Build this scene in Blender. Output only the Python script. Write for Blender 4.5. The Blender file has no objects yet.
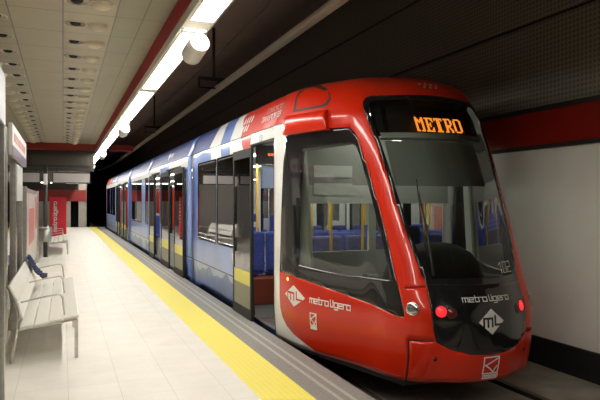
import bpy, bmesh, math, random
from mathutils import Vector, Matrix
random.seed(7)
C = bpy.context.scene.collection
SC = bpy.context.scene
PI = math.pi

# ------------------------------------------------------------------ camera, world, exposure
TH = math.atan(237 / 600)
cam = bpy.data.cameras.new('camera')
cam.sensor_width = 36; cam.lens = 36.0; cam.shift_y = 1 / 600; cam.clip_start = .05
camo = bpy.data.objects.new('camera', cam); C.objects.link(camo)
camo.location = (0, 0, 1.55); camo.rotation_euler = (PI / 2, 0, -TH)
SC.camera = camo
W = bpy.data.worlds.new('world'); SC.world = W; W.use_nodes = True
W.node_tree.nodes['Background'].inputs[0].default_value = (.9, .93, 1, 1)
W.node_tree.nodes['Background'].inputs[1].default_value = .05
SC.view_settings.view_transform = 'Standard'; SC.view_settings.look = 'None'
SC.view_settings.gamma = 1; SC.view_settings.use_curve_mapping = False
SC.view_settings.exposure = 1.25
SC.cycles.use_denoising = True
SC.cycles.max_bounces = 8; SC.cycles.transparent_max_bounces = 16
SC.cycles.caustics_reflective = False; SC.cycles.caustics_refractive = False
SC.cycles.sample_clamp_indirect = 6
LAMP = 15.0      # strip lamps
DOWN = 0.0

# ------------------------------------------------------------------ materials
def newmat(name):
    m = bpy.data.materials.new(name); m.use_nodes = True
    return m, m.node_tree, m.node_tree.nodes['Principled BSDF']
def mat(name, col, rough=.5, metal=0, coat=0, noise=0, scale=8, bump=0, bscale=60, spec=.5, emit=None, estr=0):
    m, t, b = newmat(name)
    b.inputs['Base Color'].default_value = (*col, 1); b.inputs['Roughness'].default_value = rough
    b.inputs['Metallic'].default_value = metal; b.inputs['Coat Weight'].default_value = coat
    b.inputs['Coat Roughness'].default_value = .04; b.inputs['Specular IOR Level'].default_value = spec
    if emit:
        b.inputs['Emission Color'].default_value = (*emit, 1); b.inputs['Emission Strength'].default_value = estr
    tc = t.nodes.new('ShaderNodeTexCoord')
    if noise:
        n = t.nodes.new('ShaderNodeTexNoise'); n.inputs['Scale'].default_value = scale; n.inputs['Detail'].default_value = 6
        t.links.new(tc.outputs['Object'], n.inputs['Vector'])
        r = t.nodes.new('ShaderNodeValToRGB')
        r.color_ramp.elements[0].position = .3; r.color_ramp.elements[1].position = .7
        r.color_ramp.elements[0].color = (*[c * (1 - noise) for c in col], 1)
        r.color_ramp.elements[1].color = (*[min(1, c * (1 + noise)) for c in col], 1)
        t.links.new(n.outputs['Fac'], r.inputs['Fac']); t.links.new(r.outputs['Color'], b.inputs['Base Color'])
    if bump:
        n = t.nodes.new('ShaderNodeTexNoise'); n.inputs['Scale'].default_value = bscale
        t.links.new(tc.outputs['Object'], n.inputs['Vector'])
        bp = t.nodes.new('ShaderNodeBump'); bp.inputs['Strength'].default_value = bump; bp.inputs['Distance'].default_value = .01
        t.links.new(n.outputs['Fac'], bp.inputs['Height']); t.links.new(bp.outputs['Normal'], b.inputs['Normal'])
    return m
def tiles(name, c1, c2, mortar, bw, bh, ms, rough, axes='xy', off=(0, 0), noise=.06, bump=0, freq=0, spec=.5):
    m, t, b = newmat(name)
    g = t.nodes.new('ShaderNodeNewGeometry'); sp = t.nodes.new('ShaderNodeSeparateXYZ'); cb = t.nodes.new('ShaderNodeCombineXYZ')
    t.links.new(g.outputs['Position'], sp.inputs[0])
    for i, ax in enumerate(axes):
        a = t.nodes.new('ShaderNodeMath'); a.operation = 'SUBTRACT'; a.inputs[1].default_value = off[i]
        t.links.new(sp.outputs['XYZ'.index(ax.upper())], a.inputs[0]); t.links.new(a.outputs[0], cb.inputs[i])
    k = t.nodes.new('ShaderNodeTexBrick'); k.offset = 0 if not freq else .5; k.offset_frequency = max(1, freq)
    k.inputs['Color1'].default_value = (*c1, 1); k.inputs['Color2'].default_value = (*c2, 1); k.inputs['Mortar'].default_value = (*mortar, 1)
    k.inputs['Scale'].default_value = 1; k.inputs['Mortar Size'].default_value = ms; k.inputs['Mortar Smooth'].default_value = .2
    k.inputs['Brick Width'].default_value = bw; k.inputs['Row Height'].default_value = bh
    t.links.new(cb.outputs[0], k.inputs['Vector'])
    n = t.nodes.new('ShaderNodeTexNoise'); n.inputs['Scale'].default_value = 3; n.inputs['Detail'].default_value = 8
    t.links.new(g.outputs['Position'], n.inputs['Vector'])
    mr = t.nodes.new('ShaderNodeMapRange'); mr.inputs[1].default_value = .3; mr.inputs[2].default_value = .7
    mr.inputs[3].default_value = 1 - noise; mr.inputs[4].default_value = 1 + noise
    t.links.new(n.outputs['Fac'], mr.inputs[0])
    mx = t.nodes.new('ShaderNodeMix'); mx.data_type = 'RGBA'; mx.blend_type = 'MULTIPLY'; mx.inputs[0].default_value = 1
    t.links.new(k.outputs['Color'], mx.inputs[6]); t.links.new(mr.outputs[0], mx.inputs[7])
    t.links.new(mx.outputs[2], b.inputs['Base Color']); b.inputs['Roughness'].default_value = rough
    b.inputs['Specular IOR Level'].default_value = spec
    if bump:
        bp = t.nodes.new('ShaderNodeBump'); bp.inputs['Strength'].default_value = bump; bp.inputs['Distance'].default_value = .004; bp.invert = True
        t.links.new(k.outputs['Fac'], bp.inputs['Height']); t.links.new(bp.outputs['Normal'], b.inputs['Normal'])
    return m
def dots(name, col, dark, pitch, axes, rough=.5, r=.3, bump=.5, metal=0):
    m, t, b = newmat(name)
    g = t.nodes.new('ShaderNodeNewGeometry'); sp = t.nodes.new('ShaderNodeSeparateXYZ'); cb = t.nodes.new('ShaderNodeCombineXYZ')
    t.links.new(g.outputs['Position'], sp.inputs[0])
    for i, ax in enumerate(axes): t.links.new(sp.outputs['XYZ'.index(ax.upper())], cb.inputs[i])
    v = t.nodes.new('ShaderNodeTexVoronoi'); v.voronoi_dimensions = '2D'; v.inputs['Scale'].default_value = 1 / pitch; v.inputs['Randomness'].default_value = 0
    t.links.new(cb.outputs[0], v.inputs['Vector'])
    cr_ = t.nodes.new('ShaderNodeValToRGB'); cr_.color_ramp.elements[0].position = r; cr_.color_ramp.elements[1].position = r + .08
    cr_.color_ramp.elements[0].color = (*dark, 1); cr_.color_ramp.elements[1].color = (*col, 1)
    t.links.new(v.outputs['Distance'], cr_.inputs['Fac']); t.links.new(cr_.outputs['Color'], b.inputs['Base Color'])
    b.inputs['Roughness'].default_value = rough; b.inputs['Metallic'].default_value = metal
    bp = t.nodes.new('ShaderNodeBump'); bp.inputs['Strength'].default_value = bump; bp.inputs['Distance'].default_value = .006
    t.links.new(v.outputs['Distance'], bp.inputs['Height']); t.links.new(bp.outputs['Normal'], b.inputs['Normal'])
    return m
def emat(name, col, s):
    m = bpy.data.materials.new(name); m.use_nodes = True; t = m.node_tree; t.nodes.clear()
    e = t.nodes.new('ShaderNodeEmission'); e.inputs[0].default_value = (*col, 1); e.inputs[1].default_value = s
    o = t.nodes.new('ShaderNodeOutputMaterial'); t.links.new(e.outputs[0], o.inputs[0]); return m
def glass(name, tint, ior=1.5, rough=.01, base=0.0):
    m = bpy.data.materials.new(name); m.use_nodes = True; t = m.node_tree; t.nodes.clear()
    tr = t.nodes.new('ShaderNodeBsdfTransparent'); tr.inputs[0].default_value = (*tint, 1)
    gl = t.nodes.new('ShaderNodeBsdfGlossy'); gl.inputs['Roughness'].default_value = rough
    fr = t.nodes.new('ShaderNodeFresnel'); fr.inputs['IOR'].default_value = ior
    ad = t.nodes.new('ShaderNodeMath'); ad.operation = 'ADD'; ad.use_clamp = True; ad.inputs[1].default_value = base
    t.links.new(fr.outputs[0], ad.inputs[0])
    mx = t.nodes.new('ShaderNodeMixShader'); o = t.nodes.new('ShaderNodeOutputMaterial')
    t.links.new(ad.outputs[0], mx.inputs[0]); t.links.new(tr.outputs[0], mx.inputs[1]); t.links.new(gl.outputs[0], mx.inputs[2])
    t.links.new(mx.outputs[0], o.inputs[0]); return m

M = dict(
    red=mat('red_paint', (.60, .020, .003), .3, coat=.45, spec=.25),
    red_fair=mat('red_fairing_paint', (.52, .025, .012), .4, coat=.1, spec=.3),
    white=mat('white_paint', (.80, .80, .78), .35, coat=.3),
    blue=mat('blue_paint', (.05, .08, .28), .33, coat=.4),
    blue_mid=mat('pillar_blue_paint', (.10, .20, .56), .33, coat=.4),
    sky=mat('pale_blue_paint', (.25, .35, .68), .35, coat=.4, noise=.12, scale=1.5),
    mount=mat('mountain_blue_paint', (.055, .13, .40), .35, coat=.4, noise=.25, scale=3),
    black=mat('black_gloss', (.008, .008, .009), .12, coat=.5),
    blackm=mat('black_matt', (.012, .012, .012), .6),
    rubber=mat('dark_rubber', (.02, .02, .022), .7, noise=.3, scale=30),
    greyp=mat('grey_panel', (.30, .30, .29), .5, noise=.05),
    grey_blind=mat('grey_blind', (.46, .47, .45), .8),
    pale=mat('pale_panel', (.80, .82, .77), .6),
    chrome=mat('chrome', (.8, .8, .8), .12, 1),
    steel=mat('brushed_steel', (.62, .60, .56), .3, 1, noise=.12, scale=20),
    dsteel=mat('dull_steel', (.40, .385, .36), .42, .8, noise=.15, scale=14),
    decal=mat('white_lettering', (.85, .85, .83), .4),
    decal_d=mat('silver_lettering', (.62, .62, .60), .45),
    decal_g=mat('grey_lettering', (.34, .34, .34), .5),
    lining=mat('cab_inner_lining', (.30, .31, .29), .7),
    seat=mat('blue_seat_fabric', (.055, .085, .36), .8, noise=.3, scale=40),
    seat_p=mat('violet_seat_fabric', (.10, .10, .26), .8, noise=.3, scale=40),
    yellowp=mat('yellow_pole_paint', (.78, .46, .03), .35),
    maroon=mat('red_brown_panel', (.26, .055, .03), .5),
    tfloor=mat('tram_floor_vinyl', (.13, .13, .125), .6, noise=.2, scale=60),
    tceil=mat('tram_lining', (.55, .56, .55), .5),
    win=glass('window_glass', (.78, .84, .81), 1.5, .01, .12),
    wind=glass('windshield_glass', (.56, .60, .56), 1.45),
    wside=glass('cab_side_glass', (.80, .86, .80), 1.5, .01, .04),
    dglass=glass('door_glass', (.72, .78, .74), 1.5, .02, .32),
    clear=glass('clear_glass', (.86, .90, .88), 1.5, .02, .05),
    tail=mat('red_lamp_lens', (.7, .01, .01), .2, emit=(1, .015, .02), estr=.9),
    taild=mat('dark_red_lens', (.12, .008, .008), .15),
    amber=mat('amber_lens', (.9, .45, .08), .2, emit=(1, .5, .08), estr=1.6),
    led=emat('orange_led', (1, .27, .03), .85),
    led_r=emat('red_led', (1, .08, .03), 1.2),
    lens=mat('clear_lamp_lens', (.42, .42, .40), .1, .85),
)

# ------------------------------------------------------------------ mesh helpers
def bx(bm, x0, x1, y0, y1, z0, z1, mi=0, M4=None):
    vs = [bm.verts.new(v) for v in ((x0, y0, z0), (x1, y0, z0), (x1, y1, z0), (x0, y1, z0), (x0, y0, z1), (x1, y0, z1), (x1, y1, z1), (x0, y1, z1))]
    if M4 is not None:
        for v in vs: v.co = M4 @ v.co
    for f in ((3, 2, 1, 0), (4, 5, 6, 7), (0, 1, 5, 4), (1, 2, 6, 5), (2, 3, 7, 6), (3, 0, 4, 7)):
        bm.faces.new([vs[i] for i in f]).material_index = mi
    return vs
def tube(bm, pts, r, n=10, mi=0, caps=True):
    pts = [Vector(p) for p in pts]; rings = []
    up = None
    for i, p in enumerate(pts):
        if i == 0: d = pts[1] - p
        elif i == len(pts) - 1: d = p - pts[i - 1]
        else: d = (pts[i + 1] - p).normalized() + (p - pts[i - 1]).normalized()
        d.normalize()
        if up is None:
            up = Vector((0, 0, 1)) if abs(d.z) < .9 else Vector((1, 0, 0))
        a = d.cross(up).normalized(); b = a.cross(d).normalized(); up = b
        rr = r[i] if isinstance(r, (list, tuple)) else r
        rings.append([bm.verts.new(p + a * (math.cos(2 * PI * k / n) * rr) + b * (math.sin(2 * PI * k / n) * rr)) for k in range(n)])
    for A, B in zip(rings, rings[1:]):
        for k in range(n):
            f = bm.faces.new((A[k], A[(k + 1) % n], B[(k + 1) % n], B[k])); f.material_index = mi; f.smooth = True
    if caps:
        bm.faces.new(rings[0][::-1]).material_index = mi; bm.faces.new(rings[-1]).material_index = mi
def lathe(bm, prof, n=20, M4=None, mi=0, cap0=False, cap1=False):
    rings = []
    for r, z in prof:
        ring = [Vector((r * math.cos(2 * PI * k / n), r * math.sin(2 * PI * k / n), z)) for k in range(n)]
        rings.append([bm.verts.new(M4 @ v if M4 is not None else v) for v in ring])
    for A, B in zip(rings, rings[1:]):
        for k in range(n):
            f = bm.faces.new((A[k], A[(k + 1) % n], B[(k + 1) % n], B[k])); f.material_index = mi; f.smooth = True
    if cap0: bm.faces.new(rings[0][::-1]).material_index = mi
    if cap1: bm.faces.new(rings[-1]).material_index = mi
def obj(name, bm, mats, parent=None, bevel=0, smooth=False, solid=0):
    me = bpy.data.meshes.new(name); bm.normal_update(); bm.to_mesh(me); bm.free()
    for m in (mats if isinstance(mats, (list, tuple)) else [mats]): me.materials.append(m)
    if smooth:
        for p in me.polygons: p.use_smooth = True
    o = bpy.data.objects.new(name, me); C.objects.link(o)
    if parent:
        o.parent = parent; o.matrix_parent_inverse = parent.matrix_world.inverted() if parent.parent is None and False else Matrix()
    if bevel:
        b = o.modifiers.new('bevel', 'BEVEL'); b.width = bevel; b.segments = 2; b.limit_method = 'ANGLE'
    if solid:
        s = o.modifiers.new('solid', 'SOLIDIFY'); s.thickness = solid; s.offset = -1
        if name == 'cab_shell': s.material_offset = 5; s.material_offset_rim = 0
    return o
def tag(o, label, cat, group=None, kind=None):
    o['label'] = label; o['category'] = cat
    if group: o['group'] = group
    if kind: o['kind'] = kind
    return o
def thing(name, label, cat, loc=(0, 0, 0), rot=0, group=None):
    o = bpy.data.objects.new(name, None); C.objects.link(o); o.location = loc; o.rotation_euler = (0, 0, rot); o.empty_display_size = .1
    return tag(o, label, cat, group)
def dup(root, loc, label, rot=None, group=None):
    r = root.copy(); C.objects.link(r); r.location = loc
    if rot is not None: r.rotation_euler = (0, 0, rot)
    r['label'] = label
    for ch in list(root.children):
        c = ch.copy(); C.objects.link(c); c.parent = r
        for g in ch.children:
            d = g.copy(); C.objects.link(d); d.parent = c
    return r
def box(name, x0, x1, y0, y1, z0, z1, m, parent=None, bevel=0):
    bm = bmesh.new(); bx(bm, x0, x1, y0, y1, z0, z1); return obj(name, bm, m, parent, bevel)
def struct(name, bm, m, label, cat, bevel=0):
    return tag(obj(name, bm, m, None, bevel), label, cat, kind='structure')
def sbox(name, x0, x1, y0, y1, z0, z1, m, label, cat):
    bm = bmesh.new(); bx(bm, x0, x1, y0, y1, z0, z1); return struct(name, bm, m, label, cat)
ORD = ['first', 'second', 'third', 'fourth', 'fifth', 'sixth', 'seventh', 'eighth', 'ninth', 'tenth', 'eleventh', 'twelfth', 'thirteenth', 'fourteenth',
       'fifteenth', 'sixteenth', 'seventeenth', 'eighteenth', 'nineteenth', 'twentieth', 'twenty-first', 'twenty-second', 'twenty-third']
def interp(x, xs, ys):
    if x <= xs[0]: return ys[0]
    for i in range(len(xs) - 1):
        if x <= xs[i + 1]: return ys[i] + (ys[i + 1] - ys[i]) * (x - xs[i]) / (xs[i + 1] - xs[i])
    return ys[-1]

# ------------------------------------------------------------------ the setting
YB, YE = -9.0, 37.9      # platform ends
CEIL = 3.5
sm = dict(
    floor=tiles('cream_terrazzo', (.80, .77, .705), (.785, .755, .69), (.55, .52, .46), .4, .4, .0018, .5, off=(.04, .15), noise=.045, freq=0, spec=.22),
    tact=dots('yellow_tactile', (.86, .74, .12), (.90, .78, .16), .05, 'xy', .5, .25, .35),
    granite=mat('grey_granite', (.235, .225, .21), .5, noise=.18, scale=35),
    stripe=mat('pale_granite_stripe', (.40, .385, .36), .5, noise=.12, scale=35),
    bed=mat('track_concrete', (.32, .29, .24), .85, noise=.25, scale=2.5, bump=.2),
    wallr=tiles('pale_wall_panels', (.87, .84, .79), (.86, .83, .78), (.70, .67, .62), 1.9, 5.0, .003, .32, axes='yz', off=(.9, -1.5), noise=.03),
    base=mat('black_plinth', (.010, .010, .010), .6),
    redband=mat('red_enamel_band', (.26, .014, .006), .3, noise=.05, scale=1),
    acoustic=dots('perforated_acoustic_panel', (.20, .185, .145), (.10, .093, .075), .055, 'yz', .6, .3, .5),
    darkceil=mat('dark_brown_ceiling', (.34, .235, .18), .6, noise=.08, scale=1),
    ceil=tiles('steel_ceiling_panels', (.47, .42, .30), (.45, .40, .285), (.19, .185, .15), .52, .80, .008, .42, off=(0, .23), noise=.05),
    ceil_n=tiles('slatted_steel_ceiling', (.31, .285, .205), (.295, .27, .195), (.14, .13, .105), .28, .80, .007, .38, off=(.52, .23), noise=.05),
    redbeam=mat('red_beam_paint', (.25, .014, .009), .35),
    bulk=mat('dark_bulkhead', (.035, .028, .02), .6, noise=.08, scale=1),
    wallg=mat('grey_end_wall', (.40, .375, .33), .5, noise=.08, scale=2),
    wallp=mat('pale_wall', (.74, .71, .65), .5),
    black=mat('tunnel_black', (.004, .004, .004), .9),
)
bm = bmesh.new(); bx(bm, -3.4, 1.44, YB, YE, -.7, 0); struct('floor', bm, sm['floor'], 'cream terrazzo tiled platform floor', 'floor')
sbox('trim_1', 1.44, 1.84, YB, YE, -.7, .002, sm['tact'], 'yellow tactile safety strip along the platform', 'safety strip')
sbox('trim_2', 1.84, 2.27, YB, YE, -.7, 0, sm['granite'], 'grey granite edging slab of the platform', 'platform edge')
sbox('trim_3', 2.000, 2.036, YB, YE, -.01, .0015, sm['stripe'], 'pale anti-slip stripe nearer the yellow strip in the granite edge', 'stripe')
sbox('trim_4', 2.100, 2.136, YB, YE, -.01, .0015, sm['stripe'], 'pale anti-slip stripe nearer the tram in the granite edge', 'stripe')
sbox('ground', 2.27, 5.6, YB, 60, -.9, -.36, sm['bed'], 'grey brown concrete track bed under the tram', 'track bed')
sbox('wall_right', 5.2, 5.5, YB, 60, -.04, 2.16, sm['wallr'], 'pale smooth wall panels across the track', 'wall')
sbox('baseboard_right', 5.17, 5.5, YB, 60, -.36, -.04, sm['base'], 'black plinth at the foot of the pale track wall', 'plinth')
bm = bmesh.new(); bx(bm, 5.17, 5.5, YB, 60, 2.20, 2.60, 0); bx(bm, 5.155, 5.5, YB, 60, 2.16, 2.205, 1); bx(bm, 5.155, 5.5, YB, 60, 2.595, 2.64, 1)
struct('trim_5', bm, [sm['redband'], sm['base']], 'red band with black edges above the pale track wall', 'wall band')
bm = bmesh.new()
zz = [2.64, 3.67, 4.71, 5.75]
for a, b in zip(zz, zz[1:]):
    bx(bm, 5.2, 5.5, YB, 60, a + .02, b - .02, 0); bx(bm, 5.23, 5.5, YB, 60, b - .02, b + .02, 1)
struct('wall_upper_right', bm, [sm['acoustic'], sm['base']], 'dark perforated acoustic panels high on the track wall', 'wall')
bm = bmesh.new()
bx(bm, 1.5, 4.085, YB, 60, 5.75, 5.95, 0); bx(bm, 4.12, 5.5, YB, 60, 5.75, 5.95, 0); bx(bm, 4.085, 4.12, YB, 60, 5.79, 5.95, 1)
struct('ceiling_track', bm, [sm['darkceil'], sm['base']], 'dark brown ceiling high above the track', 'ceiling')
# beam that carries the strip lamps
bm = bmesh.new(); bx(bm, 1.04, 1.40, YB, YE, 3.32, 3.72, 2); bx(bm, 1.12, 1.5, YB, YE, 3.72, 5.95, 1)
struct('beam_platform_edge', bm, [sm['redbeam'], sm['bulk'], mat('red_fascia_paint', (.36, .012, .016), .5, spec=.15)], 'long red beam above the strip lamps', 'beam')

# platform ceiling with real round openings
CY0, CYN, PITCH = 5.03, 21, .80
HOLE = .108
def cell(bm, x0, x1, y0, y1, cx, cy, r, z, n=32):
    ins, out = [], []
    for k in range(n):
        a = 2 * PI * k / n; c, s = math.cos(a), math.sin(a)
        t = min([(x1 - cx) / c if c > 1e-6 else 1e9, (x0 - cx) / c if c < -1e-6 else 1e9, (y1 - cy) / s if s > 1e-6 else 1e9, (y0 - cy) / s if s < -1e-6 else 1e9])
        ins.append(bm.verts.new((cx + c * r, cy + s * r, z))); out.append(Vector((cx + c * t, cy + s * t, z)))
    cor = [Vector((x, y, z)) for x, y in ((x0, y0), (x1, y0), (x1, y1), (x0, y1))]
    ov = [bm.verts.new(v) for v in out]
    for k in range(n):
        k2 = (k + 1) % n
        A, B = out[k], out[k2]
        seq = [ins[k2], ins[k], ov[k]]
        if abs(A.x - B.x) > 1e-5 and abs(A.y - B.y) > 1e-5:
            c = min(cor, key=lambda q: (q - A).length + (q - B).length); seq.append(bm.verts.new(c))
        seq.append(ov[k2]); bm.faces.new(seq)
def flat(bm, x0, x1, y0, y1, z, mi=0):
    bm.faces.new([bm.verts.new(v) for v in ((x0, y1, z), (x1, y1, z), (x1, y0, z), (x0, y0, z))]).material_index = mi
bm = bmesh.new()
YC1 = CY0 + PITCH * CYN
flat(bm, -.52, 0, YB, YC1, CEIL); flat(bm, -3.4, -1.04, YB, YC1, CEIL)
flat(bm, 0, .52, YB, CY0, CEIL); flat(bm, -1.04, -.52, YB, CY0, CEIL)
flat(bm, .52, 1.08, YB, YC1, CEIL, 1)
COLS = [(.0, .25, .127, 'a'), (.25, .52, .36, 'b'), (-.77, -.52, -.665, 'a'), (-1.04, -.77, -.90, 'b')]
for i in range(CYN):
    y0 = CY0 + PITCH * i
    for (x0, x1, cx, k) in COLS: cell(bm, x0, x1, y0, y0 + PITCH, cx, y0 + .42, HOLE, CEIL)
bmesh.ops.remove_doubles(bm, verts=bm.verts, dist=1e-5)
struct('ceiling', bm, [sm['ceil'], sm['ceil_n']], 'beige steel panel ceiling with round openings over the platform', 'ceiling')
sbox('ceiling_void', -3.4, 1.06, YB, YC1, CEIL + .22, CEIL + .3, sm['black'], 'dark soffit above the steel ceiling panels', 'ceiling')
sbox('wall_left', -3.6, -3.4, YB, YE, -.7, 6, sm['wallp'], 'pale wall along the back of the platform', 'wall')
sbox('wall_rear', -3.6, 5.6, YB - .2, YB, -.9, 6, sm['wallg'], 'grey end wall of the platform', 'wall')
# far end
sbox('beam_cross', -3.4, 1.0, 21.75, 22.0, 3.28, 3.5, sm['redbeam'], 'red cross beam where the steel ceiling ends', 'beam')
sbox('beam_cross_track', 1.5, 2.3, 21.75, 22.0, 3.30, 3.5, sm['redbeam'], 'short red beam beside the lamps over the tram', 'beam')
bm = bmesh.new(); bx(bm, -3.4, 1.0, 22.0, 22.3, 2.58, 3.5, 0); bx(bm, -1.0, .85, 21.97, 22.02, 2.72, 3.12, 1)
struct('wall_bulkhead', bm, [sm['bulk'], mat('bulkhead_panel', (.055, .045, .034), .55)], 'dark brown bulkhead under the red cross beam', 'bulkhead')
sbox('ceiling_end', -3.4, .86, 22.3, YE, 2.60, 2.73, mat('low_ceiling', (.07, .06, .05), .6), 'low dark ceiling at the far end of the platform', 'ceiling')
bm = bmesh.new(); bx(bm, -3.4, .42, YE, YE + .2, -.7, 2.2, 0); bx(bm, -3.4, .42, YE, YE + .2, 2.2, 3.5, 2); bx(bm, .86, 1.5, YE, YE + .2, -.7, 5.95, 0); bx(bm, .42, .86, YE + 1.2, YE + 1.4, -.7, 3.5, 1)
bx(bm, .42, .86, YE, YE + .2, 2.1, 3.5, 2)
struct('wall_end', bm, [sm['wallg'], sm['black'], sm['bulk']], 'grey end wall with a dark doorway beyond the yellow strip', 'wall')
sbox('trim_6', -3.4, 1.28, YE - .06, YE + .02, 1.53, 2.2, sm['redbeam'], 'red band across the far end wall', 'wall band')
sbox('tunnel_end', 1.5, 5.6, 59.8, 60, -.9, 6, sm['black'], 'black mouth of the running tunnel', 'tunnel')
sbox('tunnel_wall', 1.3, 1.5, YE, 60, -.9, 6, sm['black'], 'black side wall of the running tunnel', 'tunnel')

# rails
for x, lab in ((2.77, 'steel rail under the platform side of the tram'), (4.27, 'steel rail under the wall side of the tram')):
    bm = bmesh.new(); bx(bm, x - .035, x + .035, YB, 60, -.36, -.335, 0); bx(bm, x + .035, x + .085, YB, 60, -.36, -.357, 1); bx(bm, x - .07, x - .035, YB, 60, -.36, -.357, 1)
    tag(obj('rail', bm, [mat('rail_steel', (.09, .075, .06), .4, .6), sm['black']]), lab, 'rail', 'track rails')

# ------------------------------------------------------------------ strip lamps
lm_h = mat('lamp_housing', (.80, .77, .69), .4)
lm_d = emat('lamp_diffuser', (1, .955, .86), LAMP)
LY0 = [-1.45 + 3.645 * i for i in range(11)]
LAMP_LEN = 3.34
def make_lamp():
    t = thing('strip_lamp', '', 'lamp', (1.175, 0, 3.22), 0, 'strip lamps over the platform edge')
    bm = bmesh.new(); L = LAMP_LEN
    bx(bm, -.12, .155, 0, L + .29, .03, .095); bx(bm, -.12, -.076, 0, L + .29, 0, .03); bx(bm, .132, .155, 0, L + .29, 0, .03)
    bx(bm, -.076, .132, L, L + .29, .004, .03)
    obj('housing', bm, lm_h, t, .003)
    bm = bmesh.new(); bx(bm, -.074, .13, .02, L - .01, .008, .028); obj('diffuser', bm, lm_d, t)
    return t
lp = make_lamp()
for i, y in enumerate(LY0):
    lab = 'long white strip lamp out of frame overhead, nearest the rear wall' if i == 0 else '%s glowing white strip lamp of the row, counted from the top of the photo' % ORD[i - 1]
    if i == 0: lp.location = (1.175, y, 3.22); lp['label'] = lab
    else: o = dup(lp, (1.175, y, 3.22), lab)
    if i == 10: o.scale.y = .78
# speakers hung in the gaps between lamps
def make_speaker():
    t = thing('sound_projector', '', 'speaker', (1.19, 5.77, 3.05), 0, 'speakers under the strip lamps')
    R = Matrix.Rotation(PI / 2, 4, 'X') @ Matrix.Identity(4)
    R = Matrix.Rotation(math.radians(-14), 4, 'X') @ Matrix.Rotation(math.radians(6), 4, 'Z') @ R
    wm = mat('white_speaker_body', (.78, .75, .68), .4)
    bm = bmesh.new(); lathe(bm, [(.0001, -.15), (.09, -.15), (.1, -.14), (.1, .14), (.093, .15)], 28, R); obj('body', bm, wm, t)
    bm = bmesh.new(); lathe(bm, [(.093, .15), (.088, .144), (.0001, .144)], 28, R); obj('grille', bm, mat('white_speaker_grille', (.9, .88, .82), .6), t)
    bm = bmesh.new()
    tube(bm, [(-.105, 0, 0), (-.118, 0, .02), (-.118, .05, .17)], .007, 6); tube(bm, [(.105, 0, 0), (.118, 0, .02), (.118, .05, .17)], .007, 6)
    bx(bm, -.125, .125, .03, .07, .165, .178)
    obj('bracket', bm, M['dsteel'], t); return t
spk = make_speaker(); spk.location.z = 3.02; spk['label'] = 'white cylinder speaker nearest the camera under the strip lamps'
dup(spk, (1.19, 13.05, 3.02), 'second white cylinder speaker under the strip lamps')
dup(spk, (1.19, 20.35, 3.02), 'third white cylinder speaker under the strip lamps')
dup(spk, (1.19, 27.65, 3.02), 'farthest small white speaker under the strip lamps')

# ------------------------------------------------------------------ ceiling downlights
cup = mat('satin_reflector', (.85, .80, .68), .35, .3); rimm = mat('rim_steel', (.72, .68, .57), .3, .5)
bowl = mat('pearl_dome', (.72, .65, .49), .28, .25)
def make_nozzle():
    t = thing('ceiling_nozzle', '', 'ceiling outlet', (0, 0, CEIL), 0, 'dark-centred round outlets in the steel ceiling')
    bm = bmesh.new(); lathe(bm, [(.120, -.001), (.120, -.006), (.108, -.008), (.105, .0), (.104, .008)], 28); obj('rim', bm, rimm, t)
    bm = bmesh.new(); lathe(bm, [(.104, .008), (.09, .04), (.064, .075)], 28); obj('reflector', bm, cup, t)
    bm = bmesh.new(); lathe(bm, [(.066, .07), (.060, .02), (.053, -.005), (.035, -.018), (.0001, -.023)], 28); obj('nozzle', bm, M['blackm'], t)
    return t
def make_bowl():
    t = thing('ceiling_downlight', '', 'ceiling light', (0, 0, CEIL), 0, 'pale domed downlights in the steel ceiling')
    bm = bmesh.new(); lathe(bm, [(.116, -.001), (.116, -.005), (.108, -.006), (.106, .004)], 28); obj('rim', bm, rimm, t)
    bm = bmesh.new(); lathe(bm, [(.108, -.002), (.101, -.02), (.080, -.04), (.048, -.053), (.0001, -.058)], 28); obj('dome', bm, bowl, t)
    return t
pa, pb = make_nozzle(), make_bowl(); ua = ub = False
ROW = {.127: 'inner', -.665: 'outer', .36: 'inner', -.90: 'outer'}
for (x0, x1, cx, k) in COLS:
    for i in range(CYN):
        y = CY0 + PITCH * i + .42
        w = ROW[cx]; side = 'nearer the strip lamps' if w == 'inner' else 'farther from the strip lamps'
        if k == 'a':
            lab = '%s black-centred ceiling outlet from the camera in the row %s' % (ORD[i], side)
            if not ua: pa.location = (cx, y, CEIL); pa['label'] = lab; ua = True
            else: dup(pa, (cx, y, CEIL), lab)
        else:
            lab = '%s pale domed downlight from the camera in the row %s' % (ORD[i], side)
            if not ub: pb.location = (cx, y, CEIL); pb['label'] = lab; ub = True
            else: dup(pb, (cx, y, CEIL), lab)

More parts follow.
